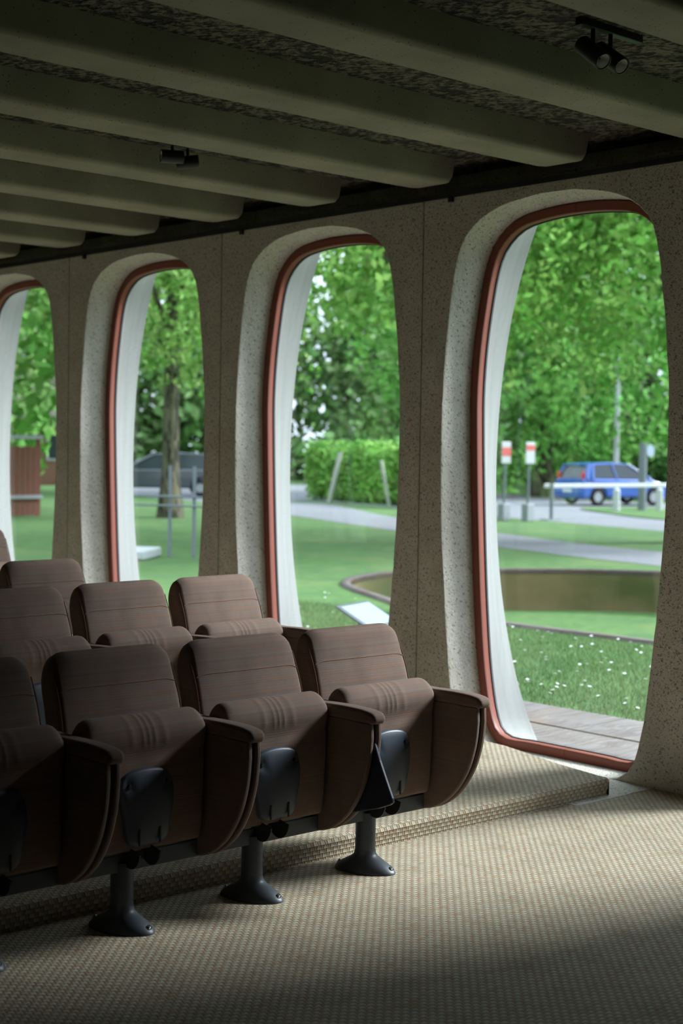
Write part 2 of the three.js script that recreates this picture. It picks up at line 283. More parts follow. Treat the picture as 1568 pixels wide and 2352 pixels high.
const hoodGeo = merge([
  lofts([ring(inset(FRAME, 0.03), FX + 0.067), ring(inset(FRAME, 0.02), FX + 0.09), ...[0.12, 0.3, 0.5, 0.7, 0.85, 1].map((t) => ring(inset(FRAME, 0.02 * (1 - t)).map((p, i) => [lerp(p[0], HOOD[i][0], t), lerp(p[1], HOOD[i][1], t ** 1.2)]), lerp(FX + 0.09, HX, t)))], false),
  faceWithHole(HOOD, HX, -0.35, 3.5, PANEL_HW, true),
]);
// frame section swept round the opening, in two halves with a seam at head and foot
function frameHalf(side) {
  const n = FRAME.length, outer = inset(FRAME, 0.004), front = inset(FRAME, 0.008), inn = inset(FRAME, 0.052), innR = inset(FRAME, 0.058), idx = [];
  for (let i = 0; i <= n / 2; i++) idx.push(side > 0 ? i : (n - i) % n);
  const pick = (c, x) => { const q = idx.map((i) => [...c[i]]); q[0][0] = q[q.length - 1][0] = 0.0011 * side; return q.map(([z, y]) => [x, y, z]); };
  const rows = [pick(outer, FX + 0.052), pick(outer, FX + 0.008), pick(front, FX + 0.002), pick(inn, FX), pick(innR, FX + 0.006), pick(innR, FX + 0.052), pick(outer, FX + 0.052)];
  return surf(rows, false, side < 0);
}
const frameGeoA = frameHalf(1), frameGeoB = frameHalf(-1);
const gasketGeo = lofts([ring(inset(FRAME, 0.062), FX + 0.0535), ring(inset(FRAME, 0.062), FX + 0.066), ring(inset(FRAME, 0.004), FX + 0.066)], false);
const paneGeo = (() => { const g = new THREE.ShapeGeometry(shapeOf(inset(FRAME, 0.05))); const p = g.attributes.position; for (let i = 0; i < p.count; i++) p.setXYZ(i, FX + 0.055, p.getY(i), p.getX(i)); g.computeVertexNormals(); return g; })();

const wallRight = struct('wall_right', 'exposed aggregate concrete wall of window panels');
let windows = 0;
function windowModule(z, parent, mirrored) {
  const p = mesh('concrete_panel', panelGeo, M.agg, parent); p.position.set(mirrored ? LEFT_X : WALL_X, 0, z); if (mirrored) p.rotation.y = Math.PI;
  mesh('hood', hoodGeo, M.paint, p);
  const w = struct(`window_${++windows}`, 'tall rounded window in a red-brown wooden frame'); w.position.copy(p.position); w.rotation.copy(p.rotation);
  mesh('frame', frameGeoA, M.timber, w); mesh('frame', frameGeoB, M.timber, w); mesh('gasket', gasketGeo, M.gasket, w); mesh('pane', paneGeo, M.glass, w); mesh('pane', paneGeo, M.glass, w).position.x = 0.009;
}
const K0 = -1, K1 = 7; // panels from in front of the camera's side to the far end
for (let k = K0; k <= K1; k++) {
  windowModule(Z0 - k * PITCH, wallRight, false);
  const s = mesh('joint_seal', slab(0.012, 0.03, -0.3, 3.138, Z0 - (k + 0.5) * PITCH - 0.01, Z0 - (k + 0.5) * PITCH + 0.01), M.seal, wallRight); void s;
}
const WZ0 = Z0 - (K1 + 0.5) * PITCH, WZP = Z0 - (K0 - 0.5) * PITCH, WZ1 = 5.5;
mesh('wall_face', slab(0, 0.5, -0.35, 3.5, WZP + 0.006, WZ1), M.agg, wallRight);
const wallLeft = struct('wall_left', 'plain concrete wall opposite the windows');
const LW = [4.85, 5.85, 6.85].map((k) => Z0 - k * PITCH), LW0 = LW[2] - PITCH / 2, LW1 = LW[0] + PITCH / 2;
for (const z of LW) windowModule(z, wallLeft, true);
mesh('wall_face', slab(LEFT_X - 0.3, LEFT_X, -0.3, 3.5, LW1, WZ1), M.panelling, wallLeft);
mesh('wall_face', slab(LEFT_X - 0.3, LEFT_X, -0.3, 3.5, WZ0, LW0), M.panelling, wallLeft);
structMesh('wall_back', slab(LEFT_X - 0.5, 0.5, -0.3, 3.5, WZ0 - 0.3, WZ0), M.panelling);
structMesh('wall_front', slab(LEFT_X - 0.5, 0.5, -0.3, 3.5, WZ1, WZ1 + 0.3), M.panelling);

// ---------------------------------------------------------------- ceiling: rough slab and cast ribs
const RIB_Y = 3.13, SLAB_Y = 3.27, RIB = 0.93;
structMesh('ceiling', slab(LEFT_X - 0.3, 0.52, SLAB_Y, SLAB_Y + 0.3, WZ0 - 0.3, WZ1 + 0.3), M.rough, 'rough sprayed concrete ceiling');
{
  const ribs = struct('trim_1', 'smooth concrete ceiling ribs');
  const far = -5.12, w = 0.27, rr = 0.03;
  // section in [z, y]: the near lower edge is rounded, the far one sharp
  const sec = [[0, RIB_Y], [0.006, RIB_Y - 0.0]]; sec.length = 0;
  sec.push([0, SLAB_Y + 0.02], [0, RIB_Y + 0.012], [0.012, RIB_Y]);
  for (let i = 0; i <= 6; i++) { const a = (i / 6) * Math.PI / 2; sec.push([w - rr + rr * Math.sin(a) - 0.012, RIB_Y + rr - rr * Math.cos(a)]); }
  sec.push([w, SLAB_Y + 0.02]);
  const xs = []; for (let x = LEFT_X + 0.02; x < -0.2; x += 0.6) xs.push([x, 0]);
  xs.push([-0.2, 0], [-0.13, 0], [-0.1, 0.012], [-0.085, 0.035]);
  const g = toCreasedNormals(sweep(sec, xs, (x, y, z) => [x, y + (x > -0.14 ? (x + 0.14) * 0.7 * (y < SLAB_Y ? 1 : 0) : 0), z]), 0.35);
  for (let k = -9; k <= 16; k++) { const m = mesh('rib', g, M.cast, ribs); m.position.z = far - k * RIB; }
}
{ // dark metal strip with fixing clips along the head of the wall
  const t = struct('trim_2', 'thin dark metal strip along the wall head');
  mesh('strip', slab(-0.012, 0, 3.085, 3.115, WZ0, WZ1), M.black, t);
  const clip = rbox(0.02, 0.03, 0.035, 0.006, -0.012, 3.072, 0);
  for (let k = -3; k <= 6; k++) mesh('clip', clip, M.black, t).position.z = Z0 - k * PITCH - 0.72;
}

// ---------------------------------------------------------------- floor: sisal over a low stepped platform
const P1 = 0.085, P2 = 0.19, STEP1 = -4.5, STEP2 = -7.95;
{
  const floor = struct('floor', 'coarse woven sisal floor');
  mesh('carpet', slab(LEFT_X, 0.0, -0.3, 0, STEP1 - 0.3, WZ1), M.sisal, floor);
  mesh('concrete_edge', slab(-0.6, 0.24, -0.32, 0.002, WZ0, STEP1 + 0.06), M.agg, floor);
  // platform with a rounded nose towards the room and an edge that stops short of the windows
  const edge = (z) => (z > -5.5 ? lerp(-0.3, -0.08, sm(-4.5, -5.5, z)) : -0.06);
  const stepGeo = (y0, y1, z0, z1) => {
    const r = 0.022, prof = [[z0, y1], [z0 + 0.0, y1]]; prof.length = 0;
    const line = [[z0, y1]]; for (let z = z0 + 0.5; z < z1 - 0.3; z += 0.5) line.push([z, y1]); line.push([z1 - r - 0.02, y1]);
    for (let i = 0; i <= 6; i++) { const a = (i / 6) * Math.PI / 2; line.push([z1 - r + r * Math.sin(a) + 0.012, y1 - r + r * Math.cos(a)]); }
    line.push([z1 + 0.006, y1 - 0.045], [z1, y0 + 0.006], [z1 + 0.004, y0 - 0.01]);
    const rows = [LEFT_X, -8, -6, -4, -3, -2, -1, -0.5, null].map((x) => line.map(([z, y]) => [x ?? edge(z), y, z]));
    const s = surf(rows, false, true), uv = s.attributes.uv, p = s.attributes.position;
    let acc = [0]; for (let i = 1; i < line.length; i++) acc.push(acc[i - 1] + Math.hypot(line[i][0] - line[i - 1][0], line[i][1] - line[i - 1][1]));
    for (let j = 0; j < rows.length; j++) for (let i = 0; i < line.length; i++) uv.setXY(j * line.length + i, p.getX(j * line.length + i), z0 + acc[i]);
    const end = line.map(([z, y]) => [edge(z), y, z]), endRows = [end, end.map(([x, y, z]) => [x, y0 - 0.02, z])];
    return merge([s, surf(endRows, false, true)]);
  };
  mesh('step', stepGeo(0, P1, STEP2 - 0.4, STEP1), M.sisal, floor);
  mesh('step', stepGeo(P1, P2, WZ0, STEP2), M.sisal, floor);
}

// ---------------------------------------------------------------- theatre seats (tip-up, folded)
// local frame: x across the row, z forwards; origin on the floor under the middle of the seat
const seatParts = (() => {
  const HW = 0.252, g = {};
  // backrest
  let prof = spline([[-0.03, 0.46], [-0.042, 0.58], [-0.058, 0.7], [-0.078, 0.78], [-0.1, 0.845], [-0.118, 0.9], [-0.138, 0.936], [-0.17, 0.95], [-0.2, 0.935], [-0.216, 0.89], [-0.212, 0.83], [-0.19, 0.75], [-0.165, 0.62], [-0.145, 0.46], [-0.09, 0.44]], 72);
  const seamY = 0.832;
  g.back = sweep(prof, roundSections(HW, 0.022, 22), (x, y, z, n) => {
    const e = clamp((Math.abs(x) - (HW - 0.07)) / 0.07), drop = 0.06 * (1 - Math.sqrt(1 - e * e * 0.92)) * sm(0.72, 0.95, y);
    const front = n[0] > 0.5 ? 1 : 0, groove = front * -0.0035 * Math.exp(-(((y - seamY) / 0.004) ** 2)), crown = front * 0.008 * (1 - (x / HW) ** 2);
    return [x * (1 - 0.02 * sm(0.6, 0.95, y)), y - drop, z + groove + crown];
  });
  const edge = (s, ins) => prof.map(([z, y]) => [s * (HW - 0.006), y, z]);
  void edge;
  // piping along the front edges of the back
  g.pipe = [-1, 1].map((s) => { const pts = []; for (let i = 0; i <= 16; i++) { const y = lerp(0.5, 0.9, i / 16), z = y < 0.7 ? lerp(-0.032, -0.058, (y - 0.46) / 0.24) : lerp(-0.058, -0.124, (y - 0.7) / 0.2) + 0.006 * Math.sin((y - 0.7) / 0.2 * 3.14); const e = clamp((HW * 0.98 - 0.008 - (HW - 0.07)) / 0.07), drop = 0.06 * (1 - Math.sqrt(1 - e * e * 0.92)) * sm(0.72, 0.95, y); pts.push(new THREE.Vector3(s * (HW * (1 - 0.02 * sm(0.6, 0.95, y)) - 0.004), y - drop, z - 0.004)); } return new THREE.TubeGeometry(new THREE.CatmullRomCurve3(pts), 20, 0.0022, 5); });
  { const pts = []; for (let i = 0; i <= 24; i++) { const x = lerp(-0.24, 0.24, i / 24), e = clamp((Math.abs(x) - (HW - 0.07)) / 0.07), drop = 0.06 * (1 - Math.sqrt(1 - e * e * 0.92)) * sm(0.72, 0.95, seamY); pts.push(new THREE.Vector3(x * 0.99, seamY - drop, -0.0945 + 0.008 * (1 - (x / HW) ** 2) - 0.0012)); } g.seam = new THREE.TubeGeometry(new THREE.CatmullRomCurve3(pts), 40, 0.0016, 5); }
  // folded seat: underside panel and the thick rolled front edge on top
  const cush = spline([[0.06, 0.283], [0.074, 0.33], [0.082, 0.45], [0.085, 0.56], [0.083, 0.61], [0.089, 0.64], [0.094, 0.67], [0.088, 0.705], [0.062, 0.735], [0.026, 0.746], [-0.006, 0.732], [-0.024, 0.7], [-0.022, 0.655], [-0.012, 0.6], [-0.006, 0.45], [0.0, 0.33], [0.02, 0.285]], 84);
  const wr = [[-0.075, 0.012], [-0.03, 0.007], [-0.006, 0.006], [0.018, 0.007], [0.06, 0.013]];
  g.cushion = sweep(cush, roundSections(HW - 0.006, 0.02, 96), (x, y, z, n) => {
    const roll = sm(0.625, 0.66, y) * sm(-0.02, 0.05, z), w = wr.reduce((s, [c, q]) => s + Math.exp(-(((x - c + (y - 0.7) * 0.15) / q) ** 2)), 0), e = clamp((Math.abs(x) - (HW - 0.05)) / 0.05);
    const d = 0.0014 * w * roll - 0.016 * e * e * sm(0.66, 0.74, y);
    return [x, y + n[1] * d - (e > 0 ? 0.012 * e * e * sm(0.68, 0.745, y) : 0), z + n[0] * d];
  });
  // moulded plastic cover under the seat
  const cov = spline([[-0.118, 0.532], [-0.085, 0.558], [-0.01, 0.569], [0.065, 0.555], [0.09, 0.525], [0.1, 0.46], [0.09, 0.39], [0.074, 0.33], [0.06, 0.312], [0.0, 0.303], [-0.07, 0.308], [-0.086, 0.325], [-0.1, 0.39], [-0.118, 0.46]], 56);
  const cc = [-0.01, 0.44], rows = [];
  for (const [k, zz] of [[1, 0.07], [1, 0.092], [0.985, 0.099], [0.94, 0.104], [0.8, 0.109], [0.6, 0.113], [0.4, 0.115], [0.2, 0.116], [0.01, 0.116]]) rows.push(cov.map(([x, y]) => { const X = cc[0] + (x - cc[0]) * k, Y = cc[1] + (y - cc[1]) * k, dim = Math.exp(-(((X + 0.088) / 0.017) ** 2 + ((Y - 0.515) / 0.017) ** 2)) + Math.exp(-(((X - 0.068) / 0.017) ** 2 + ((Y - 0.515) / 0.017) ** 2)); return [X, Y, zz - (k < 1 ? 0.012 * dim : 0)]; }));
  g.cover = surf(rows, true, true);
  { const q = g.cover.attributes.normal; let s = 0; for (let i = 0; i < q.count; i++) s += q.getZ(i); if (s < 0) g.cover = surf(rows, true, false); }
  g.slots = [-0.052, 0.032].map((x) => rbox(0.008, 0.055, 0.006, 0.0025, x, 0.338, 0.1135));
  g.screws = [[-0.088, 0.515], [0.068, 0.515]].map(([x, y]) => { const q = new THREE.CylinderGeometry(0.007, 0.007, 0.008, 12); q.rotateX(Math.PI / 2); return at(q, x, y, 0.105); });
  // hook plates that carry the seat
  const hook = [[0.015, 0.30]]; for (let i = 0; i <= 12; i++) { const a = -Math.PI * (0.0 + i / 12); hook.push([0.06 + 0.058 * Math.cos(a), 0.28 + 0.058 * Math.sin(a)]); } hook[hook.length - 1] = [0.0, 0.29]; hook.push([0.0, 0.33], [0.112, 0.33]);
  g.hook = extrudeX(hook.map(([z, y]) => [z, y]), 0.006, 0);
  // arm: two upholstered panels either side of a dark slot, and a pad on top
  const arm = [[0.302, 0.655], [0.305, 0.6], [0.299, 0.54], [0.288, 0.485], [0.262, 0.41], [0.225, 0.345], [0.18, 0.29], [0.12, 0.243], [0.06, 0.214], [0.0, 0.204], [-0.045, 0.21], [-0.07, 0.26], [-0.1, 0.5], [-0.12, 0.655]];
  const armS = (() => { const c = spline(arm.slice(1, 12), 36, false); return [arm[0], ...c, arm[12], arm[13]]; })();
  const shrink = (k) => armS.map(([z, y]) => [lerp(0.05, z, k), lerp(0.655, y, k)]);
  g.panel = extrudeX(armS, 0.02, 0.006);
  g.core = extrudeX(shrink(0.955), 0.022, 0);
  const pad = spline([[0.318, 0.654], [0.326, 0.672], [0.316, 0.69], [0.28, 0.699], [0.18, 0.703], [0.05, 0.7], [-0.1, 0.694], [-0.125, 0.67], [-0.12, 0.652], [0.0, 0.651], [0.15, 0.651], [0.29, 0.652]], 60);
  g.pad = sweep(pad, roundSections(0.032, 0.014, 4, 4));
  // writing tablet half drawn out of the arm
  g.tablet = extrudeX([[0.268, 0.575], [0.298, 0.58], [0.325, 0.52], [0.36, 0.455], [0.395, 0.392], [0.398, 0.376], [0.385, 0.366], [0.32, 0.34], [0.14, 0.288], [0.11, 0.3], [0.12, 0.36]], 0.014, 0.004);
  return g;
})();
function seat(label, group, x, y, z, turn, { leftArm = false, tablet = false } = {}) {
  const s = thing('theatre_seat', label, 'seat', group, x, y, z, turn), G = seatParts;
  const b = mesh('backrest', G.back, M.cloth, s); for (const p of G.pipe) mesh('piping', p, M.piping, b); mesh('seam', G.seam, M.thread, b);
  mesh('seat_cushion', G.cushion, M.cloth, s);
  const c = mesh('underseat_cover', G.cover, M.shell, s); c.userData.label = 'blue-grey plastic cover'; for (const p of G.slots) mesh('slot', p, M.black, c); for (const p of G.screws) mesh('screw', p, M.black, c);
  for (const hx of [-0.052, 0.032]) mesh('hook_plate', G.hook, M.black, s).position.x = hx;
  for (const side of leftArm ? [1, -1] : [1]) {
    const a = new THREE.Group(); a.name = 'arm'; a.position.x = side * 0.2865; s.add(a);
    for (const px of [-0.019, 0.019]) mesh('arm_panel', G.panel, M.cloth, a).position.x = px;
    mesh('slot_core', G.core, M.black, a); mesh('arm_pad', G.pad, M.cloth, a);
    if (tablet && side > 0) { const t = mesh('writing_tablet', G.tablet, M.tablet, a); t.userData.label = 'dark writing tablet half drawn out'; t.position.x = 0.004; }
  }
  return s;
}
const footGeo = (() => { // oval flared foot
  const rows = [], n = 40; for (const [k, y] of [[0, 0.085], [0.02, 0.072], [0.1, 0.062], [0.25, 0.053], [0.45, 0.043], [0.65, 0.033], [0.85, 0.021], [0.96, 0.011], [1, 0.004], [1, 0]]) { const r = []; for (let i = 0; i < n; i++) { const a = (i / n) * Math.PI * 2; r.push([lerp(0.041, 0.07, k) * Math.cos(a), y, lerp(0.041, 0.13, k) * Math.sin(a)]); } rows.push(r); }
  return surf(rows, true, false);
})();
{ const q = footGeo.attributes.normal; let s = 0; for (let i = 0; i < q.count; i++) s += q.getY(i); if (s < 0) { const ix = footGeo.index.array; for (let i = 0; i < ix.length; i += 3) { const t = ix[i]; ix[i] = ix[i + 1]; ix[i + 1] = t; } footGeo.computeVertexNormals(); } }
const legGeo = cyl(0.04, 0.04, 0.185, 0, 0.05, 0, 32), boltGeo = (() => merge([cyl(0.012, 0.012, 0.007, 0, 0.004, 0, 14), cyl(0.007, 0.0065, 0.012, 0, 0.004, 0, 6)]))();
const beamGeo = rbox(0.5725, 0.062, 0.055, 0.004, 0.0305, 0.235, -0.005);
function seatRow(x, y, z, turn, seats) {
  seats.forEach(([lab, opt], i) => {
    const d = 0.573 * i, s = seat(lab, 'folded theatre seats in rows', x - d * Math.cos(turn), y, z + d * Math.sin(turn), turn, opt);
    mesh('support_beam', beamGeo, M.steel, s);
    const l = mesh('leg', legGeo, M.steel, s); l.position.x = -0.045;
    const f = mesh('foot', footGeo, M.steel, l); f.rotation.y = 0.36;
    for (const e of [-1, 1]) { const q = mesh('bolt', boltGeo, M.bolt, l); q.position.set(e * 0.109 * Math.sin(0.36), 0.014, e * 0.109 * Math.cos(0.36)); q.rotation.x = e * 0.45; }
  });
}
seatRow(-2.075, 0, -4.28, 0, [
  ['brown folded theatre seat at window end of front row', {}],
  ['brown folded front-row seat with dark writing tablet drawn out of its arm', { tablet: true }],
  ['brown folded front-row seat third from the window, lower half in deep shade', {}],
  ['dark folded front-row seat cut by the left edge of the picture', { leftArm: true }],
]);
seatRow(-2.075 + 0.403, P1, -4.28 - 1.417, 0.06, [
  ['folded theatre seat at window end of second row, beside the red window frame', {}],
  ['folded second-row seat in the middle, above the third front seat', {}],
  ['dark folded second-row seat at the left picture edge', { leftArm: true }],
]);
seatRow(-2.075 + 0.235, P1, -4.28 - 2.74, 0.05, [['third-row folded seat in front of the grey reveal, left of the pillar', { leftArm: true }]]);
seatRow(-2.075 + 0.5, P2, -4.28 - 4.05, 0.05, [['farthest seat, a pinkish sliver at the left picture edge by the last window', { leftArm: true }]]);

// ---------------------------------------------------------------- spotlights (switched off)
function spot(label, x, y, z, plate, heads) {
  const s = thing('ceiling_spotlight', label, 'spotlight', 'spotlights under the ceiling', x, y, z);
  mesh('track', rbox(plate, 0.03, 0.035, 0.004, 0, -0.014, 0), M.black, s);
  for (const [hx, dir, drop, len] of heads) {
    const h = new THREE.Group(); h.name = 'lamp_head'; h.position.set(hx, -drop, 0); s.add(h);
    mesh('stem', cyl(0.0085, 0.0085, drop - 0.01, 0, 0, 0, 12), M.black, h);
    const q = new THREE.Quaternion().setFromUnitVectors(new THREE.Vector3(0, 1, 0), new THREE.Vector3(...dir).normalize()), body = new THREE.LatheGeometry([[0, -len * 0.5], [0.031, -len * 0.5], [0.034, -len * 0.47], [0.034, len * 0.5], [0.0285, len * 0.5], [0.028, len * 0.5 - 0.004]].map(([a, b]) => new THREE.Vector2(a, b)), 28);
    body.applyQuaternion(q); mesh('can', body, M.black, h);
    const pts = []; for (let i = 0; i <= 8; i++) { const t = i / 8; pts.push(new THREE.Vector2(lerp(0.007, 0.0282, Math.sqrt(t)), len * 0.5 - 0.03 + 0.027 * t)); }
    const ref = new THREE.LatheGeometry(pts, 48), p = ref.attributes.position; for (let i = 0; i < p.count; i++) { const a = Math.atan2(p.getZ(i), p.getX(i)), w = 1 - 0.05 * Math.abs(Math.sin(a * 12)); p.setX(i, p.getX(i) * w); p.setZ(i, p.getZ(i) * w); } ref.computeVertexNormals(); ref.applyQuaternion(q);
    mesh('reflector', ref, M.reflector, h);
  }
}
spot('pair of black spotlights with silver reflectors under ceiling above the nearest window', -1.56, SLAB_Y, -3.6, 0.37, [[-0.1, [-0.12, -0.6, 0.78], 0.115, 0.15], [0.005, [-0.06, -0.58, 0.8], 0.115, 0.15]]);
spot('pair of small dark spotlights under the ceiling ribs over the seats', -1.42, SLAB_Y, -6.52, 0.3, [[-0.06, [-0.8, 0.0, -0.35], 0.085, 0.12], [0.04, [-0.75, -0.12, -0.55], 0.1, 0.12]]);

// ---------------------------------------------------------------- outside ground
const G0 = -0.12;
const PIT = spline([[5.6, -6.4], [5.6, -8.4], [5.6, -10.4], [5.8, -11.8], [6.35, -12.9], [6.85, -13.9], [7.4, -14.75], [8.25, -15.4], [9.3, -15.7], [11.0, -15.2], [12.6, -13.8], [13.3, -11.5], [12.8, -8.6], [11, -6.2], [8, -5.4], [6.1, -5.6]], 90);
{
  const lawn = struct('trim_3', 'lawn ground'); lawn.name = 'lawn'; 
  mesh('turf', flat([[1.95, 70], [1.95, -100], [140, -100], [140, 70]], G0, [PIT]), M.lawn, lawn);
  mesh('turf_behind', flat([[-11, 60], [-11, -100], [-90, -100], [-90, 60]], G0), M.lawn, lawn);
  mesh('turf_north', flat([[-11, -23], [-11, -100], [1.95, -100], [1.95, -23]], G0 - 0.002), M.lawn, lawn);
  mesh('pit_floor', flat(PIT, -0.72), M.lawn, lawn);
}
{
  const w = thing('retaining_wall', 'mossy brown retaining wall round the sunken lawn', 'wall', undefined);
  const wall = std({ map: T.moss, roughness: 1 });
  mesh('wall_face', surf([PIT.map(([x, z]) => [x, -0.74, z]), PIT.map(([x, z]) => [x, G0 + 0.02, z])], true), wall, w);
  const out = inset(PIT, 0.12), out2 = inset(PIT, -0.12), k = Math.hypot(out[0][0] - 9.5, out[0][1] + 10.5) > Math.hypot(out2[0][0] - 9.5, out2[0][1] + 10.5) ? out : out2;
  mesh('coping', surf([PIT.map(([x, z]) => [x, G0 - 0.05, z]), PIT.map(([x, z]) => [x, G0 + 0.035, z]), k.map(([x, z]) => [x, G0 + 0.035, z]), k.map(([x, z]) => [x, G0 - 0.05, z])], true), std({ map: T.ledge, color: rgb(0.75, 0.7, 0.66), roughness: 0.95 }), w);
}
{ // two courses of stone slabs under the windows
  const l = thing('stone_ledge', 'weathered stone slabs between the windows and the lawn', 'paving');
  for (let k = 0; k < 10; k++) { const z1 = 4 - k * 2.9; mesh('stone_slab', slab(0.505, 1.345, -0.3, -0.1, z1 - 2.89, z1), M.ledge, l); mesh('stone_slab', slab(1.385, 1.97, -0.3, -0.1, z1 - 1.4 - 2.89, z1 - 1.4), M.ledge, l); }
  mesh('bed', slab(0.505, 1.96, -0.4, -0.15, -30, 5), std({ color: rgb(0.12, 0.08, 0.06) }), l);
}
solo('garden_path', flat(spline([[17.6, 0], [15.6, -5.5], [14.3, -11], [14.0, -14.4], [15.3, -19.1], [17.7, -24.6], [20.5, -31.3], [24, -39.5], [27.8, -39.4], [22.6, -29.6], [19.15, -22.7], [16.9, -16.3], [17, -11], [18.2, -5], [20, 0]], 60), G0 + 0.006), M.asph, 'pale grey path crossing the lawn', 'path');
solo('road', flat([[20, 5], [21, -10], [23.5, -21.4], [25.75, -28.6], [29.3, -40.5], [24.4, -40.5], [26, -47], [33, -60], [46, -60], [44.2, -45.2], [40.5, -33], [37, -8], [37, 5]], G0 + 0.004), M.asph, 'grey asphalt road beyond the lawn', 'road');
solo('grass_island', flat(spline([[33.8, -31.9], [30.2, -27.8], [28.9, -25.5], [28.2, -22], [31, -19], [36, -22], [38.5, -27], [37, -30.8]], 40), G0 + 0.03), M.lawn, 'small grass island in front of the blue car', 'lawn');
// daisies
{
  const r = rng(301), pet = []; for (let i = 0; i < 9; i++) { const a = (i / 9) * Math.PI * 2, q = new THREE.SphereGeometry(1, 6, 4); q.scale(0.0075, 0.002, 0.0038); q.translate(0.0085, 0, 0); q.rotateY(a); pet.push(q); }
  const head = merge([...pet, (() => { const q = new THREE.SphereGeometry(0.005, 6, 4); q.scale(1, 0.6, 1); return q; })()]); head.rotateX(0.25);
  const stem = bar([0, -0.045, 0], [0, 0, 0], 0.0012, 5), white = std({ color: rgb(0.85, 0.85, 0.83), roughness: 0.7 }), green = std({ color: rgb(0.1, 0.2, 0.05) });
  const put = []; const add = (x, z) => { if (put.some(([a, b]) => Math.hypot(a - x, b - z) < 0.06)) return; put.push([x, z]); const d = thing('daisy', 'small white daisy in the grass outside the windows', 'flower', 'daisies scattered over the lawn', x, G0 + 0.045, z, r() * 6); mesh('flower_head', head, white, d).scale.setScalar(0.95); mesh('stem', stem, green, d); };
  for (let i = 0; i < 170; i++) add(lerp(2.25, 5.3, r() ** 1.2), lerp(-5.6, -10.6, r()));
  for (let i = 0; i < 50; i++) add(lerp(2.6, 6.5, r()), lerp(-10.5, -14.5, r()));
}
{ // short grass: blades nobody could count
  const r = rng(311), tri = new THREE.BufferGeometry(); tri.setAttribute('position', new THREE.Float32BufferAttribute([-0.0022, 0, 0, 0.0022, 0, 0, 0.0, 0.035, 0.008], 3)); tri.setAttribute('normal', new THREE.Float32BufferAttribute([0, -0.22, 0.975, 0, -0.22, 0.975, 0, -0.22, 0.975], 3)); tri.setAttribute('uv', new THREE.Float32BufferAttribute([0, 0, 1, 0, 0.5, 1], 2));
  const n = 90000, im = new THREE.InstancedMesh(tri, std({ roughness: 0.9, side: THREE.DoubleSide }), n), m = new THREE.Matrix4(), q = new THREE.Quaternion(), c = new THREE.Color();
  for (let i = 0; i < n; i++) {
    const x = 1.98 + 3.4 * r(), z = lerp(-5, -13.5, r()); q.setFromEuler(new THREE.Euler((r() - 0.5) * 0.9, r() * 6.28, (r() - 0.5) * 0.9)); const s = 0.7 + r(); m.compose(new THREE.Vector3(x, G0, z), q, new THREE.Vector3(1, s, 1)); im.setMatrixAt(i, m);
    c.setRGB(lerp(0.09, 0.18, r()), lerp(0.18, 0.27, r()), lerp(0.05, 0.1, r())); im.setColorAt(i, c);
  }
  im.name = 'grass_blades'; im.userData.kind = 'stuff'; scene.add(im); tag(im, 'short mown grass close outside the windows', 'grass');
}

// ---------------------------------------------------------------- trees and shrubs
const leafGeo = (seed, n, size) => { // a spray of pointed leaves
  const r = rng(seed), pos = [], nor = [];
  for (let i = 0; i < n; i++) {
    const c = new THREE.Vector3(r() - 0.5, r() - 0.5, r() - 0.5).multiplyScalar(1.5), a = new THREE.Vector3(r() - 0.5, r() - 0.6, r() - 0.5).normalize(), b = new THREE.Vector3(r() - 0.5, r() - 0.5, r() - 0.5).cross(a).normalize(), s = size * (0.7 + 0.6 * r());
    const p0 = c.clone().addScaledVector(a, -s), p1 = c.clone().addScaledVector(b, s * 0.55), p2 = c.clone().addScaledVector(a, s), p3 = c.clone().addScaledVector(b, -s * 0.55), nn = b.clone().cross(a).normalize();
    for (const p of [p0, p1, p2, p0, p2, p3]) { pos.push(p.x, p.y, p.z); nor.push(nn.x, nn.y, nn.z); }
  }
  const g = new THREE.BufferGeometry(); g.setAttribute('position', new THREE.Float32BufferAttribute(pos, 3)); g.setAttribute('normal', new THREE.Float32BufferAttribute(nor, 3)); g.setAttribute('uv', new THREE.Float32BufferAttribute(new Float32Array(pos.length / 3 * 2), 2)); return g;
};
const SPRAY = leafGeo(401, 16, 0.3), SPRAY_FINE = leafGeo(402, 22, 0.22);
const leafMat = std({ roughness: 0.8, side: THREE.DoubleSide });
function foliage(name, parent, count, size, place, color, geo = SPRAY, seed = 1) {
  const r = rng(seed), im = new THREE.InstancedMesh(geo, leafMat, count), m = new THREE.Matrix4(), q = new THREE.Quaternion(), c = new THREE.Color();
  for (let i = 0; i < count; i++) { const [x, y, z] = place(r); q.setFromEuler(new THREE.Euler(r() * 6, r() * 6, r() * 6)); const s = size * (0.7 + 0.6 * r()); m.compose(new THREE.Vector3(x, y, z), q, new THREE.Vector3(s, s, s)); im.setMatrixAt(i, m); const k = 0.75 + 0.5 * r(), w = r(); c.setRGB(2.3 * color[0] * k * (0.8 + 0.5 * w), 1.75 * color[1] * k, 2.4 * color[2] * k * (0.8 + 0.4 * w)); im.setColorAt(i, c); }
  im.name = name; im.userData.kind = 'stuff'; parent.add(im); return im;
}
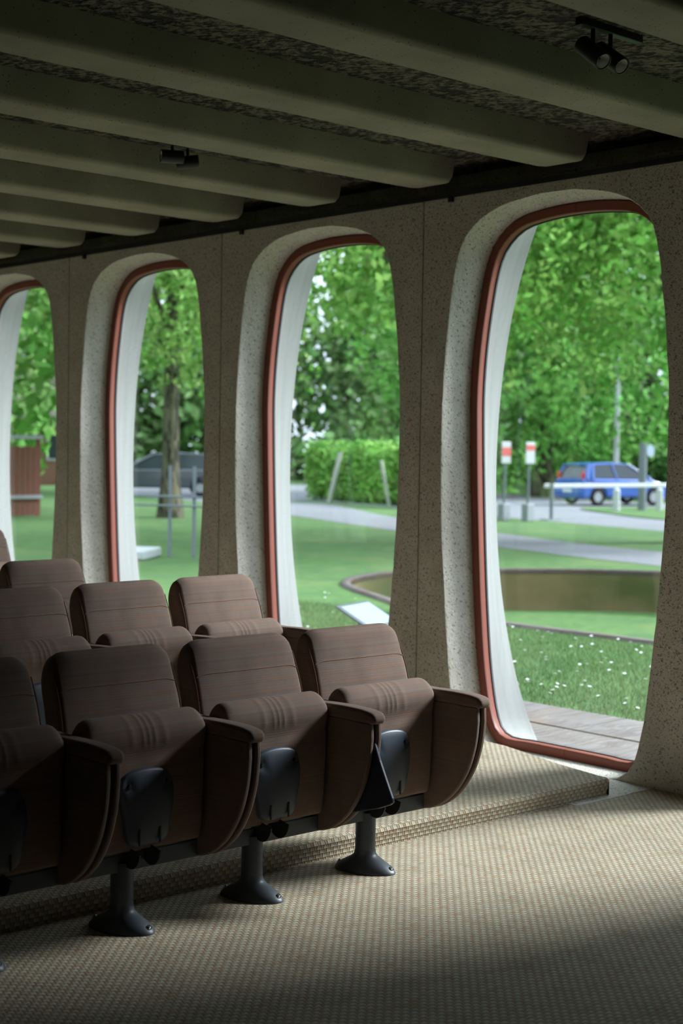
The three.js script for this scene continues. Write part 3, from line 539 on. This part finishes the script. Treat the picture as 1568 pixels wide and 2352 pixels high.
function tree(label, x, z, { h = 16, base = 3, rad = 5, trunk = 0.3, n = 2500, size = 0.9, color = [0.09, 0.24, 0.04], seed = 1, group = 'trees beyond the lawn', blobs = 16, geo = SPRAY, branches = 9, hang = 0 }) {
  const t = thing('tree', label, 'tree', group, x, G0, z), r = rng(seed * 31 + 7);
  const tp = [], lean = (r() - 0.5) * 0.6; for (let j = 0; j <= 12; j++) { const k = j / 12, row = []; for (let i = 0; i < 12; i++) { const a = i / 12 * 6.283, rr = trunk * (1.25 - 0.25 * Math.min(1, k * 12)) * (1 - 0.75 * k) * (1 + 0.08 * Math.sin(a * 3 + k * 5)) + (j === 0 ? trunk * 0.3 : 0); row.push([rr * Math.cos(a) + lean * k * k, k * h * 0.85, rr * Math.sin(a)]); } tp.push(row); }
  mesh('trunk', surf(tp, true), M.bark, t);
  const cs = [], br = [];
  for (let b = 0; b < blobs; b++) { const k = (b + 0.5) / blobs, y = lerp(base, h, k), w = Math.sin(Math.PI * clamp(0.18 + 0.74 * k)) * rad, a = b * 2.4 + r(), d = w * 0.62 * Math.sqrt(r() * 0.8 + 0.2); cs.push([d * Math.cos(a), y, d * Math.sin(a), w * 0.55 + 0.5]); }
  for (let b = 0; b < branches; b++) { const c = cs[Math.floor(b * cs.length / branches)], y0 = Math.max(base * 0.75, c[1] - c[3] - 1); br.push(bar([lean * (y0 / h) ** 2, y0, 0], [c[0], c[1], c[2]], trunk * 0.3, 6, 0.03)); }
  if (br.length) mesh('branches', merge(br), M.bark, t);
  foliage('foliage', t, n, size, (q) => { const c = cs[Math.floor(q() * cs.length)], v = new THREE.Vector3(q() - 0.5, q() - 0.5, q() - 0.5).normalize().multiplyScalar(c[3] * Math.cbrt(0.35 + 0.65 * q())); return [c[0] + v.x, c[1] + v.y * 0.8 - hang * q() * q() * 3, c[2] + v.z]; }, color, geo, seed);
  return t;
}
tree('broad leafy tree whose branches fill the top of the second window', 14.6, -20.2, { h: 17, base: 5.6, rad: 6.5, trunk: 0.32, n: 3000, size: 0.43, color: [0.10, 0.27, 0.035], seed: 3, geo: SPRAY_FINE, blobs: 22, branches: 16, hang: 0.5 });
tree('leafy tree behind the right-hand pillar, its crown over the blue car', 20.6, -18.0, { h: 18, base: 4.8, rad: 7, trunk: 0.34, n: 2800, size: 0.45, color: [0.09, 0.25, 0.035], seed: 5, geo: SPRAY_FINE, blobs: 22, hang: 0.4 });
tree('large tree hanging low over the road, left of the blue car', 43, -41.5, { h: 19, base: 2.6, rad: 8, trunk: 0.4, n: 2400, size: 0.58, color: [0.06, 0.21, 0.025], seed: 7, blobs: 24, hang: 0.5 });
tree('slender straight trunk seen in the middle of the third window', 16.7, -31.8, { h: 16, base: 5.6, rad: 5.5, trunk: 0.24, n: 1900, size: 0.45, color: [0.12, 0.28, 0.05], seed: 9, geo: SPRAY_FINE, blobs: 20, hang: 0.6 });
tree('leafy tree behind the fence in the leftmost window', 13.2, -38.5, { h: 15, base: 1.6, rad: 5, trunk: 0.22, n: 700, size: 0.7, color: [0.07, 0.22, 0.03], seed: 11, blobs: 18 });
tree('pale green tree between the hedge and the left lane', 22.5, -54, { h: 17, base: 3, rad: 6.5, trunk: 0.28, n: 600, size: 0.9, color: [0.12, 0.27, 0.06], seed: 13, blobs: 20 });
{
  const r = rng(500), spots = [[66, -24], [70, -36], [69, -47], [64, -57], [61, -68], [52, -75], [44, -82], [34, -84], [24, -82], [14, -78], [6, -72]];
  spots.forEach(([x, z], i) => tree('tall tree in the woodland row behind the road', x, z, { h: 12 + 4 * r(), base: 0.8 + r(), rad: 6.5 + r(), trunk: 0.35, n: 750, size: 1.2, color: i % 3 ? [0.085, 0.2, 0.05] : [0.13, 0.24, 0.09], seed: 600 + i, group: 'woodland row behind the road', branches: 4, blobs: 16 }));
}
[[-27, -14], [-29, -22], [-27, -30], [-31, -38]].forEach(([x, z], i) => tree('bushy tree outside the far side of the building', x, z, { h: 9 + i, base: 0.6, rad: 4.6, trunk: 0.2, n: 900, size: 0.9, color: [0.07, 0.18, 0.03], seed: 800 + i, group: 'trees behind the building', branches: 4, blobs: 16 }));
{ // clipped hedge with two stakes
  const h = thing('hedge', 'clipped green hedge beside the road in the second window', 'hedge', undefined, 30.2, G0, -38.7, 0);
  const A = [0.9, -3.4], B = [-1.1, 5.5], hh = 2.0;
  foliage('foliage', h, 5200, 0.26, (q) => { const t = q(), w = (q() - 0.5) * 1.7; return [lerp(A[0], B[0], t) + w, hh * (0.06 + 0.92 * q() ** 0.8) * (0.95 + 0.08 * Math.sin(t * 20)), lerp(A[1], B[1], t)]; }, [0.09, 0.26, 0.035], SPRAY, 701);
  const wood = std({ color: rgb(0.42, 0.42, 0.38) });
  solo('garden_stake', merge([bar([0, 0, 0], [0.42, 1.75, 0.1], 0.075, 8)]), wood, 'leaning pale stake in front of the hedge', 'stake', 'stakes by the hedge', 28.2, G0, -38.5);
  solo('garden_stake', merge([bar([0, 0, 0], [-0.3, 1.5, -0.1], 0.06, 8)]), wood, 'shorter stake by the hedge, next to the pillar', 'stake', 'stakes by the hedge', 27.6, G0, -34.9);
}
// verge and shrubs on the far side of the road
{
  const s = thing('shrub_bank', 'rough grass bank and low shrubs along the far kerb', 'shrubs');
  mesh('bank', (() => { const rows = []; for (let j = 0; j <= 20; j++) { const t = j / 20, x = lerp(41.5, 47, t), z = lerp(-26, -58, t); rows.push([[x + 0.5, G0, z], [x + 1.5, G0 + 0.35, z - 0.3], [x + 3, G0 + 0.6, z - 0.8], [x + 4.5, G0 - 0.02, z - 1]]); } return surf(rows, false, false); })(), M.lawn, s);
  foliage('foliage', s, 2600, 0.7, (q) => { const t = q(), d = 2.4 + q() * 2; return [lerp(41.5, 47, t) + d, 0.3 + 2.0 * q() * q(), lerp(-26, -58, t) - 0.5]; }, [0.06, 0.17, 0.035], SPRAY, 711);
}

// ---------------------------------------------------------------- cars
const carGlass = std({ color: rgb(0.035, 0.045, 0.055), roughness: 0.08 }), rubber = std({ color: rgb(0.015, 0.015, 0.016), roughness: 0.8 }), alloy = std({ color: rgb(0.45, 0.46, 0.48), roughness: 0.35, metalness: 0.8 }), redLamp = std({ color: rgb(0.6, 0.06, 0.05), roughness: 0.2 }), clear = std({ color: rgb(0.75, 0.78, 0.8), roughness: 0.15 });
function car(label, x, z, turn, { L = 4.0, H = 1.52, W = 1.7, color = [0.02, 0.09, 0.4], suv = false, van = false, group }) {
  const c = thing(van ? 'van' : 'car', label, van ? 'van' : 'car', group, x, G0 + 0.012, z, turn), paint = phy({ color: rgb(...color), roughness: 0.35, clearcoat: 1, clearcoatRoughness: 0.08 });
  // local: +z is the front; profile [z, y]
  const f = L / 2, b = -L / 2, belt = H * 0.6, wr = 0.31, ax = [b + 0.72, f - 0.8], arch = (zc) => { const q = []; for (let i = 0; i <= 8; i++) { const a = Math.PI - (i / 8) * Math.PI; q.push([zc + (wr + 0.05) * Math.cos(a), 0.3 + (wr + 0.05) * Math.sin(a)]); } return q; };
  const low = [[b + 0.08, 0.24], ...arch(ax[0]).map(([a, y]) => [a, y]), ...arch(ax[1]), [f - 0.12, 0.22], [f, 0.36], [f - 0.03, 0.56], [f - 0.25, belt * 0.84], [f - 0.95, belt * 1.02], [b + 0.15, belt * 1.07], [b + 0.02, belt * 0.98], [b, 0.5], [b + 0.02, 0.34]];
  const body = toCreasedNormals(sweep(low, roundSections(W / 2, 0.08, 6, 3), (xx, y, zz) => [xx * (1 - 0.05 * sm(0.5, 1, y / H)), y, zz]), 0.5); const bm = mesh('body', body, paint, c);
  const noseZ = van ? f - 0.75 : f - 0.95, topF = van ? f - 1.1 : lerp(f - 0.95, b, 0.32), topB = suv || van ? b + 0.25 : b + 0.38;
  const cab = [[noseZ, belt * 1.0], [topF, H - 0.04], [lerp(topF, topB, 0.5), H], [topB, H - 0.06], [b + 0.1, belt * 1.05]];
  const taper = (xx, y, zz) => [xx * (1 - 0.2 * sm(belt, H, y)), y, zz];
  mesh('cabin_glass', toCreasedNormals(sweep(cab.map(([a, y]) => [a, y]), roundSections(W / 2 - 0.04, 0.04, 4, 2), taper), 0.5), carGlass, c);
  const roof = [[topF + 0.03, H - 0.075], [topF - 0.02, H - 0.035], [lerp(topF, topB, 0.5), H + 0.012], [topB + 0.02, H - 0.05], [topB - 0.1, H - 0.1], [topB + 0.06, H - 0.12], [lerp(topF, topB, 0.5), H - 0.09]];
  mesh('roof', toCreasedNormals(sweep(roof, roundSections(W / 2 - 0.03, 0.03, 4, 2), taper), 0.5), paint, c);
  for (const s of [-1, 1]) {
    const P = (zz, y) => [s * (W / 2 - 0.035) * (1 - 0.2 * sm(belt, H, y)), y, zz];
    const pillars = [bar(P(noseZ + 0.02, belt), P(topF, H - 0.05), 0.035, 6), bar(P(lerp(noseZ, b, 0.5), belt), P(lerp(topF, topB, 0.42), H - 0.05), 0.035, 6), bar(P(b + 0.42, belt), P(topB + 0.12, H - 0.08), 0.1, 6), bar(P(b + 0.2, belt), P(topB, H - 0.1), 0.1, 6)];
    mesh('pillars', merge(pillars), paint, c);
    mesh('tail_lamp', rbox(0.12, 0.34, 0.12, 0.03, s * (W / 2 - 0.14), belt + 0.1, b + 0.13), redLamp, c); mesh('head_lamp', rbox(0.3, 0.16, 0.2, 0.05, s * (W / 2 - 0.22), belt * 0.76, f - 0.14), clear, c);
    mesh('wing_mirror', rbox(0.18, 0.12, 0.1, 0.03, s * (W / 2 + 0.06), belt + 0.08, noseZ - 0.25), paint, c);
    for (const a of ax) { const w = new THREE.Group(); w.name = 'wheel'; w.position.set(s * (W / 2 - 0.1), 0.315, a); c.add(w); const t = new THREE.TorusGeometry(0.235, 0.075, 10, 24); t.rotateY(Math.PI / 2); t.scale(1.3, 1, 1); mesh('tyre', t, rubber, w); const hub = [cylX(0.19, 0.1)]; mesh('rim', merge(hub), alloy, w); }
  }
  const rear = mesh('rear_bumper', rbox(W - 0.1, 0.26, 0.14, 0.05, 0, 0.42, b + 0.04), paint, c), pl = mesh('number_plate', box(0.5, 0.11, 0.01, 0, 0.52, b - 0.035), clear, c); void rear; void pl; void bm;
  return c;
}
function cylX(r, w) { const q = new THREE.CylinderGeometry(r, r, w, 18); q.rotateZ(Math.PI / 2); return q; }
car('bright blue hatchback car parked beyond the barrier in the nearest window', 37.3, -33.4, Math.atan2(0.967, 0.244), {});
car('dark grey estate car behind the tree trunk in third window', 27.1, -47.0, Math.atan2(0.75, 0.66) + Math.PI + 0.15, { L: 4.5, H: 1.62, W: 1.8, color: [0.05, 0.06, 0.08], suv: true });
car('white van parked far behind the lawn in second window', 37.3, -55.5, Math.atan2(0.3, -0.95), { L: 4.9, H: 2.0, W: 1.9, color: [0.6, 0.63, 0.66], van: true });

// ---------------------------------------------------------------- street furniture
const white = std({ color: rgb(0.5, 0.51, 0.52), roughness: 0.6 }), greyPost = std({ color: rgb(0.16, 0.18, 0.2), roughness: 0.6 }), redPaint = std({ color: rgb(0.6, 0.1, 0.09), roughness: 0.6 });
{
  const b = thing('boom_barrier', 'white boom barrier on a thin dark post before the road', 'barrier', undefined, 25.5, G0, -26.4);
  mesh('post', cyl(0.05, 0.05, 1.0, 0, 0, 0, 10), greyPost, b); mesh('foot_plate', rbox(0.6, 0.03, 0.3, 0.01, 0, 0.015, 0), greyPost, b);
  mesh('boom', (() => { const q = rbox(6.6, 0.12, 0.06, 0.02, 3.1, 0.93, -0.1); return q; })(), white, b);
}
{
  const p = thing('sign_post', 'grey sign post with a small round plate beside the blue car', 'sign', undefined, 33.6, G0, -29.4);
  mesh('post', cyl(0.14, 0.12, 2.2, 0, 0, 0, 14), greyPost, p); const d = new THREE.CylinderGeometry(0.2, 0.2, 0.03, 20); d.rotateX(Math.PI / 2); mesh('plate', at(d, 0.22, 1.95, 0.12), std({ color: rgb(0.3, 0.36, 0.45) }), p);
  for (const [x, z, l] of [[32.4, -29.5, 'short white bollard on the grass island, left of the sign post'], [34.4, -29.3, 'white bollard close right of the grey sign post']]) solo('bollard', merge([cyl(0.12, 0.11, 0.62, 0, 0, 0, 14), at(new THREE.SphereGeometry(0.11, 14, 8, 0, 6.3, 0, 1.57), 0, 0.62, 0)]), white, l, 'bollard', 'white bollards', x, G0 + 0.03, z);
}
for (const [x, z, lab, stripe] of [[23.9, -26.7, 'white roadside board with a red stripe nearest the pillar', 1], [24.35, -26.25, 'taller white and red roadside board under the trees', 0]]) {
  const s = thing('road_sign', lab, 'sign', 'white and red boards by the road', x, G0, z, -0.75 + Math.PI / 2 - 0.8);
  mesh('post', cyl(0.05, 0.05, 2.0, 0, 0, 0, 8), greyPost, s); mesh('board', rbox(0.52, 0.62, 0.05, 0.02, 0, 1.95, 0.06), white, s); s.scale.set(0.72, 0.93, 0.72); mesh('red_field', box(0.5, stripe ? 0.24 : 0.14, 0.012, 0, stripe ? 1.98 : 2.1, 0.088), redPaint, s); mesh('plinth', rbox(0.4, 0.5, 0.3, 0.03, 0, 0.25, 0), std({ color: rgb(0.3, 0.31, 0.35) }), s);
}
{
  const l = thing('lamp_post', 'white lamp post standing behind the blue car', 'lamp post', undefined, 41.6, G0, -36.6);
  mesh('column', cyl(0.13, 0.08, 6.5, 0, 0, 0, 14), white, l); mesh('lantern', rbox(0.7, 0.12, 0.22, 0.04, 0.3, 6.5, 0), white, l);
}
{
  const l = thing('information_lectern', 'slanted grey information panel on the lawn in second window', 'sign', undefined, 2.75, G0, -9.45, 0.35); l.scale.setScalar(0.62)
  const steel = std({ color: rgb(0.2, 0.22, 0.25), roughness: 0.35, metalness: 0.6 });
  for (const s of [-1, 1]) mesh('leg', bar([s * 0.3, 0, 0], [s * 0.3, 0.5, 0.02], 0.02, 10), steel, l);
  const pn = new THREE.Group(); pn.name = 'panel'; pn.position.set(0, 0.58, 0); pn.rotation.x = 0.5; l.add(pn); mesh('frame', rbox(0.95, 0.035, 0.6, 0.012), steel, pn); mesh('sheet', box(0.85, 0.006, 0.5, 0, 0.02, 0), std({ color: rgb(0.3, 0.34, 0.37), roughness: 0.3 }), pn);
}
{ // sapling cage, bench slab, fence
  const c = thing('sapling_guard', 'thin dark metal frame standing on the lawn in third window', 'frame', undefined, 8.3, G0, -20.1);
  for (const [x, z] of [[0, 0], [0.12, 0.5]]) mesh('upright', cyl(0.03, 0.03, 1.5, x, 0, z, 8), greyPost, c);
  for (const y of [0.85, 1.0]) mesh('rail', bar([-0.3, y, -0.6], [0.35, y, 1.3], 0.018, 6), greyPost, c);
  solo('stone_block', rbox(1.1, 0.16, 0.5, 0.04, 0, 0.08, 0), white, 'flat pale stone block on the lawn in third window', 'stone', undefined, 7.75, G0, -20.2, 0.7);
  const f = thing('timber_fence', 'reddish brown timber fence far off in the leftmost window', 'fence', undefined, 12.2, G0, -33.6, 0.1), fm = std({ color: rgb(0.16, 0.055, 0.035) }), sl = box(0.14, 1.75, 0.03, 0, 0.9, 0);
  for (let i = 0; i < 26; i++) mesh('slat', sl, fm, f).position.x = -2.4 + i * 0.165;
  for (const y of [0.5, 2.02]) mesh('rail', box(4.4, 0.09, 0.06, -0.3, y, 0.05), std({ color: rgb(0.3, 0.3, 0.32) }), f);
  for (const x of [-2.4, -0.9, 0.6, 1.85]) mesh('fence_post', box(0.09, 2.1, 0.09, x, 1.05, -0.06), fm, f);
}
{ // brick house beyond the road
  const h = thing('brick_house', 'low brick house half hidden beyond the road in second window', 'house', undefined, 31, G0, -64.5, -0.55);
  const brick = std({ color: rgb(0.26, 0.12, 0.085) }); mesh('wall', box(9, 3.2, 5, 0, 1.6, 0), brick, h);
  mesh('roof', extrudeX([[-3, 3.1], [0, 5.2], [3, 3.1]], 9.6, 0), std({ color: rgb(0.1, 0.07, 0.07) }), h);
  for (const x of [-3, -0.6, 2.2]) { const w = mesh('window', box(1.3, 1.3, 0.08, x, 1.8, 2.52), white, h); mesh('pane', box(1.1, 1.1, 0.02, x, 1.8, 2.57), carGlass, w); }
}

// ---------------------------------------------------------------- hand over
scene.traverse((o) => { if (o.isMesh) { o.castShadow = true; o.receiveShadow = true; } });
renderer.render(scene, camera);
